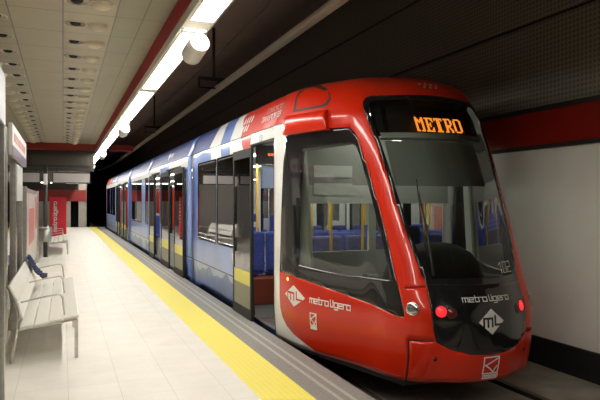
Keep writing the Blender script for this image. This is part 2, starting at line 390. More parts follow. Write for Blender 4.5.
# ------------------------------------------------------------------ overhead conductor rail
bm = bmesh.new()
prof = [(-.068, 0), (-.05, -.06), (.05, -.06), (.068, 0), (.03, .02), (.03, .075), (-.03, .075), (-.03, .02)]
path = [(3.52, YB, 4.3), (3.52, 14, 4.3), (3.52, 44, 4.3), (3.45, 48, 4.3), (3.2, 53, 4.3), (2.9, 57, 4.3)]
rings = [[bm.verts.new((x + a, y, z + b)) for a, b in prof] for x, y, z in path]
for A, B in zip(rings, rings[1:]):
    for k in range(8): bm.faces.new((A[k], B[k], B[(k + 1) % 8], A[(k + 1) % 8]))
bm.faces.new(rings[0]); bm.faces.new(rings[-1][::-1])
tag(obj('conductor_rail', bm, mat('pale_aluminium', (.92, .83, .63), .45)), 'pale overhead power rail running above the tram', 'overhead rail')
def make_hanger():
    t = thing('rail_hanger', '', 'hanger', (3.52, 14.3, 4.3), 0, 'hangers of the overhead rail')
    dm = mat('hanger_paint', (.035, .032, .028), .6)
    bm = bmesh.new(); tube(bm, [(-.12, 0, .24), (-.12, 0, 1.449)], .035, 10); obj('drop_rod', bm, dm, t)
    bm = bmesh.new(); bx(bm, -.5, .32, -.04, .04, .17, .24); obj('crossarm', bm, dm, t)
    bm = bmesh.new(); bx(bm, -.5, -.075, -.02, .02, -.03, 0.0); bx(bm, -.5, -.46, -.02, .02, 0, .17); obj('stay', bm, dm, t)
    bm = bmesh.new(); bx(bm, -.03, .03, -.03, .03, .077, .17); obj('clamp', bm, dm, t)
    return t
hg = make_hanger(); hg['label'] = 'dark hanger holding the overhead rail above the blue tram car'
dup(hg, (3.52, 24.5, 4.3), 'far dark hanger of the overhead rail beyond the red cross beam')

# ------------------------------------------------------------------ TRAM
TX = 3.52
tram = thing('tram', 'long tram with red front and blue cars, METRO on its display', 'tram', (0, 0, 0))
def T(name, bm, mats, **k): return obj(name, bm, mats, k.pop('parent', tram), **k)
def hermite(xs, ys, x):
    n = len(xs)
    if x <= xs[0]: return ys[0]
    if x >= xs[-1]: return ys[-1]
    i = 0
    while xs[i + 1] < x: i += 1
    def m(k):
        if k == 0: return (ys[1] - ys[0]) / (xs[1] - xs[0])
        if k == n - 1: return (ys[-1] - ys[-2]) / (xs[-1] - xs[-2])
        return (ys[k + 1] - ys[k - 1]) / (xs[k + 1] - xs[k - 1])
    h = xs[i + 1] - xs[i]; t = (x - xs[i]) / h
    return (2 * t**3 - 3 * t * t + 1) * ys[i] + (t**3 - 2 * t * t + t) * h * m(i) + (-2 * t**3 + 3 * t * t) * ys[i + 1] + (t**3 - t * t) * h * m(i + 1)
SS = [0, .12, .25, .38, .47, .56, .67, .78, .88, 1]
LA = [0, .22, .45, .66, .775, .83, .93, 1.06, 1.16, 1.2]
LYY = [4.3, 4.325, 4.425, 4.535, 4.75, 5.05, 5.4, 5.8, 6.2, 6.7]
HA = [0, .22, .45, .68, .80, .89, .99, 1.09, 1.165, 1.2]
HYY = [5.2, 5.22, 5.30, 5.41, 5.55, 5.7, 5.88, 6.1, 6.35, 6.7]
ZZ = [-.05, .15, .45, .6, .83, 1.2, 1.6, 2.0, 2.32, 2.58, 2.7, 2.8, 2.88, 2.92, 2.95]
Y0 = [4.36, 4.31, 4.30, 4.32, 4.42, 4.56, 4.73, 4.90, 5.06, 5.2, 5.3, 5.42, 5.6, 5.9, 6.3]
ZA = [-.1, .3, 1.2, 2.43, 2.6, 2.72, 2.8, 2.86, 2.91, 2.94, 2.95]
AA = [1.17, 1.2, 1.2, 1.2, 1.14, 1.10, 1.05, .95, .7, .35, 0.0]
def P(s, z, off=0):
    q = abs(s); y0 = hermite(ZZ, Y0, z); t = (y0 - 4.3) / .9; tt = min(t, 1.0)
    la, ly, ha, hy = hermite(SS, LA, q), hermite(SS, LYY, q), hermite(SS, HA, q), hermite(SS, HYY, q)
    a = la + (ha - la) * tt; y = ly + (hy - ly) * tt
    if t > 1: y += (y0 - 5.2) * (6.7 - y) / 1.5
    a *= interp(z, ZA, AA) / 1.2
    p = Vector((TX + (a if s > 0 else -a), y, z))
    if off:
        p += NRM(s, z) * off
    return p
def NRM(s, z):
    e = .004
    return (P(s + e, z) - P(s - e, z)).cross(P(s, z + e) - P(s, z - e)).normalized()
def inside(p, poly):
    x, y = p; c = False; n = len(poly)
    for i in range(n):
        x1, y1 = poly[i]; x2, y2 = poly[(i + 1) % n]
        if (y1 > y) != (y2 > y) and x < (x2 - x1) * (y - y1) / (y2 - y1) + x1: c = not c
    return c
def panelize(us, vs, polys):
    """flat grid in (u,v) cut along every outline; returns bm with face.material_index = index of the last outline holding it (+1)"""
    bm = bmesh.new()
    g = [[bm.verts.new((u, v, 0)) for u in us] for v in vs]
    for j in range(len(vs) - 1):
        for i in range(len(us) - 1): bm.faces.new((g[j][i], g[j][i + 1], g[j + 1][i + 1], g[j + 1][i]))
    for poly in polys:
        n = len(poly)
        for i in range(n):
            a = Vector((*poly[i], 0)); b = Vector((*poly[(i + 1) % n], 0)); d = b - a
            if d.length < 1e-6: continue
            x0, x1, y0, y1 = min(a.x, b.x) - 1e-4, max(a.x, b.x) + 1e-4, min(a.y, b.y) - 1e-4, max(a.y, b.y) + 1e-4
            fs = [f for f in bm.faces if not (max(v.co.x for v in f.verts) < x0 or min(v.co.x for v in f.verts) > x1 or max(v.co.y for v in f.verts) < y0 or min(v.co.y for v in f.verts) > y1)]
            geom = fs + list({e for f in fs for e in f.edges}) + list({v for f in fs for v in f.verts})
            bmesh.ops.bisect_plane(bm, geom=geom, dist=1e-6, plane_co=a, plane_no=Vector((-d.y, d.x, 0)).normalized())
    for f in bm.faces:
        c = f.calc_center_median(); f.material_index = 0
        for k, poly in enumerate(polys):
            if inside((c.x, c.y), poly): f.material_index = k + 1
    return bm
def extract(src, want, fn, name, mats, remap=None, flip=False, **kw):
    bm = bmesh.new(); vm = {}
    for f in src.faces:
        if f.material_index not in want: continue
        vs = []
        for v in f.verts:
            if v not in vm: vm[v] = bm.verts.new(fn(v.co.x, v.co.y))
            vs.append(vm[v])
        try: nf = bm.faces.new(vs[::-1] if flip else vs)
        except ValueError: continue
        nf.material_index = remap[f.material_index] if remap else 0; nf.smooth = True
    bmesh.ops.remove_doubles(bm, verts=bm.verts, dist=1e-6)
    return T(name, bm, mats, **kw)
def mir(p): return [(-a, b) for a, b in p][::-1]
def lin(a, b, n): return [a + (b - a) * i / n for i in range(n + 1)]
# outlines on the cab in (s, z)
ws_l = [(-.285, .80), (-.30, .90), (-.322, 1.12), (-.345, 1.42), (-.36, 1.70), (-.375, 2.0), (-.39, 2.30), (-.404, 2.48), (-.405, 2.55), (-.39, 2.60), (-.36, 2.62)]
WS = ws_l + [(-.2, 2.63), (0, 2.635), (.2, 2.63)] + mir(ws_l)
def inset(poly, ds, dz):
    cx = sum(p[0] for p in poly) / len(poly); cz = sum(p[1] for p in poly) / len(poly)
    return [(p[0] + (ds if p[0] < cx else -ds), p[1] + (dz if p[1] < cz else -dz)) for p in poly]
wg_l = [(-.255, .86), (-.277, .95), (-.30, 1.14), (-.323, 1.42), (-.338, 1.70), (-.353, 2.0), (-.367, 2.30), (-.378, 2.46), (-.37, 2.53), (-.35, 2.565)]
WG = wg_l + [(-.2, 2.575), (.2, 2.575)] + mir(wg_l)
FP_l = [(-.285, .80), (-.292, .62), (-.287, .42), (-.27, .31), (-.20, .245), (-.115, .205), (0, .19)]
FPAN = FP_l + mir(FP_l[:-1])
SIDE = [(-.961, .74), (-.86, .715), (-.80, .69), (-.675, .63), (-.505, .56), (-.43, .515), (-.413, .52), (-.418, .92), (-.424, 1.28), (-.44, 1.75), (-.465, 2.18), (-.475, 2.24), (-.50, 2.30), (-.615, 2.31), (-.80, 2.31), (-.90, 2.30), (-.925, 1.95), (-.942, 1.5), (-.955, 1.0)]
SGL = [(-.848, .85), (-.665, .81), (-.44, .83), (-.446, 1.14), (-.456, 1.56), (-.474, 2.0), (-.485, 2.10), (-.50, 2.12), (-.805, 2.09), (-.825, 1.6), (-.84, 1.2)]
WHITE = [(-1.01, -.06), (-.775, -.06), (-.80, -.015), (-.84, .03), (-.88, .075), (-.92, .14), (-.945, .22), (-.957, .32), (-.962, .45), (-.962, .7), (-.955, 1.0), (-.942, 1.5), (-.925, 1.95), (-.90, 2.30), (-.90, 2.43), (-1.01, 2.43)]
FAIR = [(-1.01, 2.445), (-.93, 2.445), (-.925, 2.60), (-.935, 2.80), (-.95, 2.90), (-1.01, 2.90)]
DOME = [(-.865, 2.545), (-.872, 2.70), (-.868, 2.79), (-.84, 2.845), (-.80, 2.86), (-.72, 2.835), (-.655, 2.78), (-.615, 2.71), (-.605, 2.63), (-.63, 2.565), (-.66, 2.55)]
DOMI = inset(DOME, .016, .026)
BUMP = [(-.4, -.06), (-.4, .325), (-.285, .325), (-.27, .31), (-.20, .245), (-.115, .205), (0, .19)]
BUMP = BUMP + mir(BUMP[:-1])
def seam(pts, w):
    L = [(x - w, y) for x, y in pts]; R = [(x + w, y) for x, y in pts]; return L + R[::-1]
SEAM1 = [(-.404, -.06), (-.396, -.06), (-.396, .318), (-.404, .318)]
SEAM2 = [(-.404, .318), (-.285, .318), (-.285, .330), (-.404, .330)]
LINE1 = [(-.93, .755), (-.42, .755), (-.42, .77), (-.93, .77)]
LINE2 = [(-.395, .768), (-.292, .783), (-.292, .793), (-.395, .778)]
GUT = [(-1.01, 2.43), (-.93, 2.43), (-.93, 2.445), (-1.01, 2.445)]
polys = [WHITE, mir(WHITE), FAIR, mir(FAIR), GUT, mir(GUT), BUMP, FPAN, WS, WG, SIDE, mir(SIDE), SGL, mir(SGL), DOME, DOMI, mir(DOME), mir(DOMI), SEAM1, mir(SEAM1), SEAM2, mir(SEAM2), LINE2]
(iWH, iWH2, iFA, iFA2, iGU, iGU2, iBU, iFP, iWS, iWG, iSI, iSI2, iSG, iSG2, iDO, iDI, iDO2, iDI2, iS1, iS12, iS2, iS22, iL2) = range(1, 24)
us = lin(-1, -.5, 26)[:-1] + lin(-.5, .5, 60) + lin(.5, 1, 26)[1:]
vs = lin(-.05, .9, 20)[:-1] + lin(.9, 2.4, 24)[:-1] + lin(2.4, 2.95, 26)
src = panelize(us, vs, polys)
def PC(s, z): return P(s, z)
extract(src, {0, iWH, iWH2, iFA, iFA2, iDI, iDI2, iDO, iDO2, iGU, iGU2}, PC, 'cab_shell', [M['red'], M['white'], M['red_fair'], M['blackm'], M['red'], M['lining']],
        {0: 0, iWH: 1, iWH2: 1, iFA: 2, iFA2: 2, iDO: 3, iDO2: 3, iDI: 4, iDI2: 4, iGU: 3, iGU2: 3}, solid=.025)
extract(src, {iBU}, PC, 'bumper', M['red'], solid=.025)
extract(src, {iFP}, PC, 'front_panel', M['black'], solid=.02)['label'] = 'glossy black nose panel'
for ks in ({iS1, iS2}, {iS12, iS22}, {iL2}): extract(src, ks, lambda s, z: P(s, z, -.006), 'panel_seam', M['blackm'])
wsh = extract(src, {iWG}, PC, 'windshield', M['wind'])
extract(src, {iWS}, PC, 'windshield_frame', M['black'], parent=wsh, solid=.015)
extract(src, {iSG}, PC, 'cab_side_window', M['wside']); extract(src, {iSG2}, PC, 'cab_side_window', M['wside'])
extract(src, {iSI}, PC, 'cab_side_frame', M['black'], solid=.02); extract(src, {iSI2}, PC, 'cab_side_frame', M['black'], solid=.02)
src.free()
# raised red block above the cab window
def block(sg):
    bm = bmesh.new(); rows = []
    S_ = lin(-.885, -.62, 14)
    for k, s in enumerate(S_):
        e = .0 if k in (0, 14) else .055
        q = []
        for z, o in ((2.285, -.01), (2.285, .055), (2.30, .065), (2.44, .06), (2.49, .04), (2.515, -.01)):
            q.append(bm.verts.new(P(s * sg, z, o)))
        rows.append(q)
    for A, B in zip(rows, rows[1:]):
        for i in range(5):
            f = bm.faces.new((A[i], B[i], B[i + 1], A[i + 1]) if sg > 0 else (A[i + 1], B[i + 1], B[i], A[i])); f.smooth = i in (1, 2, 3)
    for r_ in (rows[0], rows[-1]): bm.faces.new(r_)
    bmesh.ops.recalc_face_normals(bm, faces=bm.faces)
    T('roof_pod', bm, M['red'])
block(1); block(-1)
# surface lamps
def frame_at(s, z, off=0):
    n = NRM(s, z); p = P(s, z) + n * off
    x = Vector((0, 0, 1)).cross(n).normalized(); y = n.cross(x)
    return Matrix((( *[x[0]], y[0], n[0], p[0]), (x[1], y[1], n[1], p[1]), (x[2], y[2], n[2], p[2]), (0, 0, 0, 1)))
def lamp_part(name, s, z, r, ml, mr, ring=True):
    bm = bmesh.new(); Mx = frame_at(s, z)
    lathe(bm, [(r * 1.18, -.02), (r * 1.18, .002), (r * 1.05, .005), (r, .002)], 24, Mx); o = T(name, bm, mr)
    bm = bmesh.new(); lathe(bm, [(r, .002), (r * .85, .006), (r * .5, .010), (.0001, .011)], 24, Mx); T('lens', bm, ml, parent=o)
for sg in (-1, 1):
    lamp_part('headlamp', sg * .378, .60, .05, M['lens'], M['chrome'])
    lamp_part('tail_lamp', sg * .243, .58, .047, M['tail'], M['blackm'])
    lamp_part('dark_lamp', sg * .198, .565, .04, M['taild'], M['blackm'])
    lamp_part('side_marker', sg * .905, .675, .022, M['amber'], M['blackm'])
lamp_part('parking_sensor', -.275, .165, .016, M['blackm'], M['blackm']); lamp_part('parking_sensor', .275, .165, .016, M['blackm'], M['blackm'])

# lettering laid on the cab skin
GL = {  # stroke letters in a unit box
 'm': ([[(0, 0), (0, .7), (.9, .7), (.9, 0)], [(.45, .7), (.45, 0)]], 1.15), 'e': ([[(.75, 0), (0, 0), (0, .7), (.75, .7), (.75, .35), (0, .35)]], 1.0),
 't': ([[(.1, 1), (.1, 0), (.55, 0)], [(0, .7), (.55, .7)]], .75), 'r': ([[(0, 0), (0, .7), (.55, .7)]], .75),
 'o': ([[(0, 0), (.75, 0), (.75, .7), (0, .7), (0, 0)]], 1.0), 'l': ([[(0, 1), (0, 0), (.35, 0)]], .55), 'i': ([[(0, 0), (0, .7)], [(0, .88), (0, 1)]], .25),
 'g': ([[(.75, 0), (0, 0), (0, .7), (.75, .7), (.75, -.32), (.05, -.32)]], 1.0), ' ': ([], .25),
 '1': ([[(0, .8), (.25, 1), (.25, 0)]], .6), '0': ([[(0, 0), (.6, 0), (.6, 1), (0, 1), (0, 0)]], .85), '2': ([[(0, 1), (.6, 1), (.6, .5), (0, .5), (0, 0), (.6, 0)]], .85)}
def ribbon(bm, pl, w):
    for (x0, y0), (x1, y1) in zip(pl, pl[1:]):
        d = Vector((x1 - x0, y1 - y0)); L = d.length
        if L < 1e-6: continue
        d /= L; n = Vector((-d.y, d.x)) * w / 2; e = d * w / 2
        a, b = Vector((x0, y0)) - e, Vector((x1, y1)) + e
        k = max(1, int((b - a).length / .03))
        for i in range(k):
            p, q = a + (b - a) * i / k, a + (b - a) * (i + 1) / k
            bm.faces.new([bm.verts.new((*v, 0)) for v in (p - n, q - n, q + n, p + n)])
def word(bm, text, h, w, x=0, y=0, center=True):
    tw = sum(GL[c][1] for c in text) * h
    cx = x - (tw / 2 if center else 0)
    for c in text:
        for pl in GL[c][0]: ribbon(bm, [(cx + a * h, y + b * h) for a, b in pl], w)
        cx += GL[c][1] * h
    return tw
def diamond(bm, hw, hh, x=0, y=0):
    # white lozenge with "mL" cut by a notch: lozenge quads around dark strokes are drawn as two layers
    for k in range(4):
        a = [(hw, 0), (0, hh), (-hw, 0), (0, -hh)][k]; b = [(hw, 0), (0, hh), (-hw, 0), (0, -hh)][(k + 1) % 4]
        bm.faces.new([bm.verts.new((x + px, y + py, 0)) for px, py in ((0, 0), a, b)])
def emblem(bm, w, h):
    t = .012
    ribbon(bm, [(-w, -h * .55), (w, -h * .55), (w, h), (-w, h), (-w, -h * .55)], t)
    ribbon(bm, [(w * .85, h * .85), (-w * .75, h * .25), (-w * .2, -h * .05), (w * .35, -h * .45)], t); ribbon(bm, [(w * .75, h * .1), (w * .35, -h * .45)], t)
    for i in range(6):
        x = -w * .9 + i * w * .36; ribbon(bm, [(x, -h * .95), (x, -h * .72), (x + w * .2, -h * .72), (x + w * .2, -h * .95)], t * .8)
    ribbon(bm, [(-w, -h * 1.05), (w, -h * 1.05)], t * .7)
def cling(bm, s0, z0, off):
    """wraps a flat drawing (metres) onto the cab skin around (s0, z0)"""
    st = [s0 + i * .004 for i in range(-150, 151)]; st = [s for s in st if -.999 <= s <= .999]
    pts = [P(s, z0) for s in st]; L = [0]
    for a, b in zip(pts, pts[1:]): L.append(L[-1] + (b - a).length)
    l0 = interp(s0, st, L); kz = (P(s0, z0 + .02) - P(s0, z0 - .02)).length / .04
    for v in bm.verts:
        s = interp(l0 + v.co.x, L, st); v.co = P(s, z0 + v.co.y / kz, off)
    bmesh.ops.recalc_face_normals(bm, faces=bm.faces)
def stick(name, draw, s0, z0, m, off=.004, parent=None):
    bm = bmesh.new(); draw(bm); cling(bm, s0, z0, off); return T(name, bm, m, parent=parent or tram)
MLS = ([[(-.62, -.36), (-.62, .26), (.02, .26), (.02, -.36)], [(-.30, .26), (-.30, -.36)]], [[(.26, .41), (.26, -.26), (.72, -.26)]])
def ml(bm, hw, hh, k):
    for pl in MLS[k]: ribbon(bm, [(a * hw, b * hh) for a, b in pl], hh * .17)
for s0, z0, hw, hh, md in ((-.872, .505, .215, .118, M['red']), (0.0, .485, .135, .112, M['black'])):
    d = stick('emblem_lozenge', lambda bm: diamond(bm, hw, hh), s0, z0, M['decal'] if s0 else M['decal_d'])
    for k in (0, 1): stick('emblem_letter', lambda bm: ml(bm, hw, hh, k), s0, z0, md, .006, d)
stick('lettering', lambda bm: word(bm, 'metro ligero', .067, .0115), -.72, .475, M['decal'])
stick('lettering', lambda bm: word(bm, 'metro ligero', .054, .0075), 0, .66, M['decal_d'])
stick('lettering', lambda bm: word(bm, '102', .10, .009), .185, .885, M['decal_d'])
stick('operator_badge', lambda bm: emblem(bm, .05, .08), -.787, .285, M['decal'])
stick('operator_badge', lambda bm: emblem(bm, .08, .1), 0.005, .075, M['decal'])
for r_, n in ((0, 4), (1, 3)):
    for i in range(n):
        def star(bm, q=.07, x=(i - (n - 1) / 2) * .07, y=-r_ * .063):
            bm.faces.new([bm.verts.new((x + a * q * .28, y + b * q * .28, 0)) for a, b in ((-1, -1), (.2, -1), (1, 1), (-.2, 1))])
        stick('star', star, 0.03, 2.77, M['decal_d'], .006)

# wiper
bm = bmesh.new()
wp = [(-.245, .88), (-.24, 1.0), (-.235, 1.2), (-.232, 1.4), (-.23, 1.62)]
tube(bm, [P(s, z, .03) for s, z in wp], [.014, .012, .01, .008, .006], 8); T('wiper_arm', bm, M['blackm'])
bm = bmesh.new(); tube(bm, [P(s, z, .018) for s, z in ((-.255, 1.05), (-.25, 1.3), (-.236, 1.55), (-.225, 1.75))], .006, 6); T('wiper_blade', bm, M['blackm'])

# destination display and cab inside
DISP = {'M': ['1100011', '1110111', '1111111', '1101011', '1100011', '1100011', '1100011', '1100011', '1110111'],
        'E': ['1111111', '0110011', '0110001', '0110100', '0111100', '0110100', '0110001', '0110011', '1111111'],
        'T': ['1111111', '1011101', '0011100', '0011100', '0011100', '0011100', '0011100', '0011100', '0111110'],
        'R': ['1111110', '0110011', '0110011', '0110011', '0111110', '0111100', '0110110', '0110011', '1110011'],
        'O': ['0111110', '1100011', '1100011', '1100011', '1100011', '1100011', '1100011', '1100011', '0111110']}
dsp_s = lin(-.372, .372, 24); rows = []
bm = bmesh.new()
for z, dd in ((2.24, -.13), (2.34, -.13), (2.45, -.13), (2.58, -.11), (2.62, -.03)): rows.append([bm.verts.new(P(s_, z, dd if abs(s_) < .3 else max(dd, -.07))) for s_ in dsp_s])
for A, B in zip(rows, rows[1:]):
    for i in range(24): bm.faces.new((A[i], A[i + 1], B[i + 1], B[i]))
disp = T('destination_display', bm, M['blackm'], solid=.04)
DF = frame_at(0, 2.325, -.09)
bm = bmesh.new(); p = .0142; x0 = -38 * p / 2 + .04
for ci, ch in enumerate('METRO'):
    for r_, row in enumerate(DISP[ch]):
        for c_, v in enumerate(row):
            if v == '1':
                cx = x0 + (ci * 8 + c_) * p; cz = .118 - r_ * .019
                bm.faces.new([bm.verts.new(DF @ Vector((cx + a * p * .47, cz + b * .0092, 0))) for a, b in ((-1, -1), (1, -1), (1, 1), (-1, 1))])
T('display_letters', bm, M['led'], parent=disp)
bm = bmesh.new(); rows = []
for z, o in ((2.195, -.10), (2.195, -.05), (2.25, -.05), (2.25, -.10)): rows.append([bm.verts.new(P(s_, z, o)) for s_ in lin(-.345, .345, 24)])
for A, B in zip(rows, rows[1:] + rows[:1]):
    for i in range(24): bm.faces.new((A[i], A[i + 1], B[i + 1], B[i]))
T('blind_roller', bm, M['pale'])
bm = bmesh.new(); rows = []
for z in lin(1.74, 2.20, 4): rows.append([bm.verts.new(P(s_, z, -.12)) for s_ in lin(-.325, .325, 24)])
for A, B in zip(rows, rows[1:]):
    for i in range(24): bm.faces.new((A[i], A[i + 1], B[i + 1], B[i]))
T('sun_blind', bm, M['grey_blind'], solid=.004)
bm = bmesh.new(); bx(bm, TX - 1.1, TX + 1.1, 6.5, 6.54, 1.52, 1.74, 0); bx(bm, TX - 1.1, TX + 1.1, 6.5, 6.54, 1.74, 2.3, 1)
bx(bm, TX - 1.1, TX + 1.1, 6.5, 6.54, .05, .95, 1); bx(bm, TX - .05, TX + .05, 6.5, 6.54, .95, 1.52, 1); bx(bm, TX + .45, TX + .55, 6.5, 6.54, .95, 1.52, 2)
T('cab_partition', bm, [M['pale'], mat('cab_lining', (.40, .41, .37), .7), M['blackm']])
bm = bmesh.new()
lathe(bm, [(1, 0), (.98, .12), (.9, .3), (.72, .48), (.45, .6), (.2, .64), (.0001, .65)], 32, Matrix.Translation((TX - .1, 5.05, .74)) @ Matrix.Diagonal((.56, .34, .62, 1)))
T('dashboard', bm, M['blackm'])
bm = bmesh.new(); bx(bm, TX - .45, TX + .45, 5.95, 6.1, 2.50, 2.53); T('cab_fill_light', bm, emat('cab_fill_light', (1, .97, .88), 5.0))  # added glowing bar that brightens the cab interior, not a known fitting
for sg in (-1, 1):
    bm = bmesh.new(); A = [[bm.verts.new(P(sg * q, z, -.04)) for z in lin(.84, 2.10, 8)] for q in (.85, .80)]
    for i in range(8): bm.faces.new((A[0][i], A[1][i], A[1][i + 1], A[0][i + 1]))
    T('window_post', bm, M['pale'], solid=.03)
box('console', TX - .62, TX + .62, 4.75, 5.6, .3, .80, M['rubber'], tram, .03)
bm = bmesh.new(); bx(bm, TX + .1, TX + .55, 5.85, 6.35, .55, .68); bx(bm, TX + .12, TX + .53, 6.25, 6.36, .68, 1.25); bx(bm, TX + .2, TX + .45, 5.98, 6.2, .03, .55)
T('driver_seat', bm, mat('driver_seat_fabric', (.03, .03, .035), .8), bevel=.04)
bm = bmesh.new()
for x, z0, z1 in ((-.78, 1.62, 1.76), (-.78, 1.83, 1.97)): bx(bm, TX + x, TX + x + .5, 6.49, 6.498, z0, z1)
T('notice', bm, M['pale'])

# cars behind the cab ---------------------------------------------------------
def side_pt(y, z, sg, off=0):
    a = interp(z, ZA, AA)
    return Vector((TX + sg * (a + off), y, z))
def rect(y0, y1, z0, z1): return [(y0, z0), (y1, z0), (y1, z1), (y0, z1)]
def rrect(y0, y1, z0, z1, r=.05):
    out = []
    for cx, cy, a0 in ((y1 - r, z1 - r, 0), (y0 + r, z1 - r, 90), (y0 + r, z0 + r, 180), (y1 - r, z0 + r, 270)):
        for k in range(4):
            a = math.radians(a0 + 30 * k); out.append((cx + r * math.cos(a), cy + r * math.sin(a)))
    return out
vz = [-.05, .1, .3, .6, .84, 1.2, 1.6, 2.0, 2.22, 2.43, 2.47, 2.52, 2.6, 2.66, 2.72, 2.76, 2.8, 2.83, 2.86, 2.885, 2.91, 2.925, 2.94, 2.95]
def car(name, y0, y1, glassy, doors, livery, left_extra=()):
    """glassy: window rects; doors: openings (y0,y1); livery: [(outline, material)]"""
    mats = [M['sky'], M['mount'], M['blue'], M['white'], M['blackm'], M['black']]
    for sg in (-1, 1):
        pol, cls = [], []
        def add(poly, c): pol.append(poly); cls.append(c)
        n = max(8, int((y1 - y0) * 7)); mt = [(y0 + (y1 - y0) * i / n, .36 + .045 * math.sin(5.1 * (y0 + (y1 - y0) * i / n)) + .035 * math.sin(11.3 * (y0 + (y1 - y0) * i / n) + 1)) for i in range(n + 1)]
        add([(y0 - .01, -.06)] + [(y0 - .01, mt[0][1])] + mt[1:-1] + [(y1 + .01, mt[-1][1]), (y1 + .01, -.06)], 1)
        add(rect(y0 - .01, y1 + .01, 2.445, 2.96), 2); add(rect(y0 - .01, y1 + .01, 2.24, 2.43), 3)
        extra = list(livery)
        for poly, m in extra:
            if m not in mats: mats.append(m)
            add(poly, mats.index(m))
        add(rect(y0 - .01, y1 + .01, 2.43, 2.445), 4)
        add(rect(y0 - .01, y1 + .01, .435, .45), 4)
        holes = []
        for (a, b, c, d) in glassy:
            add(rrect(a - .05, b + .05, c - .05, d + .04, .07), 5); add(rrect(a, b, c, d), 'g')
        for (a, b) in doors:
            add(rect(a - .06, b + .06, .0, 2.30), 4 if sg < 0 else 5)
            add(rect(a, b, .03, 2.26), 'h' if sg < 0 else 'g')
        ys_ = lin(y0, y1, max(3, int((y1 - y0) / .5)))
        s_ = panelize(ys_, vz, pol)
        remap = {0: 0}; gl = set()
        want = {0}
        for i, c in enumerate(cls):
            if c == 'g': gl.add(i + 1)
            elif c == 'h': pass
            else: want.add(i + 1); remap[i + 1] = c
        shell = extract(s_, want, lambda y, z: side_pt(y, z, sg), name, mats, remap, flip=(sg > 0) is False and False, solid=0)
        me = shell.data; bmn = bmesh.new(); bmn.from_mesh(me); bmesh.ops.recalc_face_normals(bmn, faces=bmn.faces)
        # make normals face outwards
        tot = sum((f.normal.x * sg) * f.calc_area() for f in bmn.faces)
        if tot < 0: bmesh.ops.reverse_faces(bmn, faces=bmn.faces)
        bmn.to_mesh(me); bmn.free()
        md = shell.modifiers.new('solid', 'SOLIDIFY'); md.thickness = .03; md.offset = -1; me.materials.append(M['tceil']); md.material_offset = len(me.materials) - 1
        # each pane a part of its own
        seen = set(); faces = [f for f in s_.faces if f.material_index in gl]
        by = {}
        for f in faces: by.setdefault(f.material_index, []).append(f)
        for k, fl in by.items(): extract(s_, {k}, lambda y, z: side_pt(y, z, sg, -.004), 'window', M['win'])
        s_.free()
def leaf(y0, y1, front_dark=True, off=.075, z1=2.24):
    """sliding door leaf standing proud of the car side"""
    xo, xi = TX - 1.2 - off, TX - 1.2 - off + .035
    bm = bmesh.new(); w = .055
    bx(bm, xo, xi, y0, y0 + w, .0, z1); bx(bm, xo, xi, y1 - w, y1, .0, z1); bx(bm, xo, xi, y0 + w, y1 - w, .0, .14); bx(bm, xo, xi, y0 + w, y1 - w, z1 - .12, z1)
    d = T('door', bm, M['blackm'], bevel=.006)
    bm = bmesh.new(); bx(bm, xo + .008, xi - .008, y0 + w, y1 - w, .14, z1 - .12); T('door_glass', bm, M['dglass'], parent=d)
    bm = bmesh.new(); bx(bm, xo + .005, xo + .0078, y0 + w, y1 - w, .44, .62); T('yellow_stripe', bm, mat('yellow_film', (.72, .66, .16), .4), parent=d)
    bm = bmesh.new(); bx(bm, xo + .005, xo + .0078, y0 + w, y1 - w, .14, .44); T('kick_panel', bm, mat('olive_grey_film', (.20, .20, .155), .4), parent=d)
    return d
RF = M['red_fair']
def slant(yb0, yb1, yt0, yt1, z0=2.445, z1=2.96, zt=2.80):
    # curved stripe over the roof edge
    k = (zt - z0) / 1.0
    out = []
    for i in range(7):
        t = i / 6; z = z0 + (zt - z0) * t; e = t * t * (3 - 2 * t); out.append((yb0 + (yt0 - yb0) * e, z))
    out.append((yt0, z1)); out.append((yt1, z1))
    for i in range(6, -1, -1):
        t = i / 6; z = z0 + (zt - z0) * t; e = t * t * (3 - 2 * t); out.append((yb1 + (yt1 - yb1) * e, z))
    return out
J = [(11.52, 11.70), (17.45, 17.63), (23.05, 23.23), (28.95, 29.13)]
car1 = [(slant(6.6, 8.15, 6.6, 8.35), RF), (slant(8.15, 8.75, 8.35, 8.72), M['white']), (slant(8.75, 9.35, 8.72, 9.35), M['blue_mid']), (slant(9.35, 10.1, 9.35, 9.85), M['white']),
        ([(7.70, 2.24), (8.0, 2.24), (8.15, 2.43), (7.62, 2.43)], RF), ([(8.72, 2.24), (9.25, 2.24), (9.35, 2.43), (8.75, 2.43)], M['blue_mid']),
        (rect(9.95, 11.6, 2.24, 2.43), M['blue_mid']), (rect(11.08, 11.55, .0, 2.24), M['blue_mid']), (rect(11.3, 11.55, -.06, 2.96), M['blue']),
        ([(8.25, .46), (8.50, .46), (8.62, .78), (8.25, .82)], M['white'])]
car('car_body', 6.7, 11.52, [(9.62, 10.98, .90, 2.20), (8.32, 9.50, .90, 2.20)], [(6.72, 7.62)], car1)
car2 = [(rect(15.05, 15.55, -.06, 1.05), M['mount']), (rect(11.65, 12.0, -.06, 2.96), M['blue_mid']), (rect(11.70, 11.98, .4, 2.43), M['sky']), (rect(14.3, 15.6, 2.24, 2.43), M['blue_mid'])]
car('car_body', 11.70, 17.45, [(14.98, 15.6, 1.0, 2.20)], [(12.75, 14.6), (15.75, 17.2)], car2)
car('car_body', 17.63, 23.05, [(19.6, 21.0, .9, 2.2), (21.15, 22.5, .9, 2.2), (17.95, 18.6, .9, 2.2)], [], [(rect(22.65, 23.1, -.06, 2.96), M['blue']), (rect(18.7, 19.4, -.06, 2.24), M['sky'])])
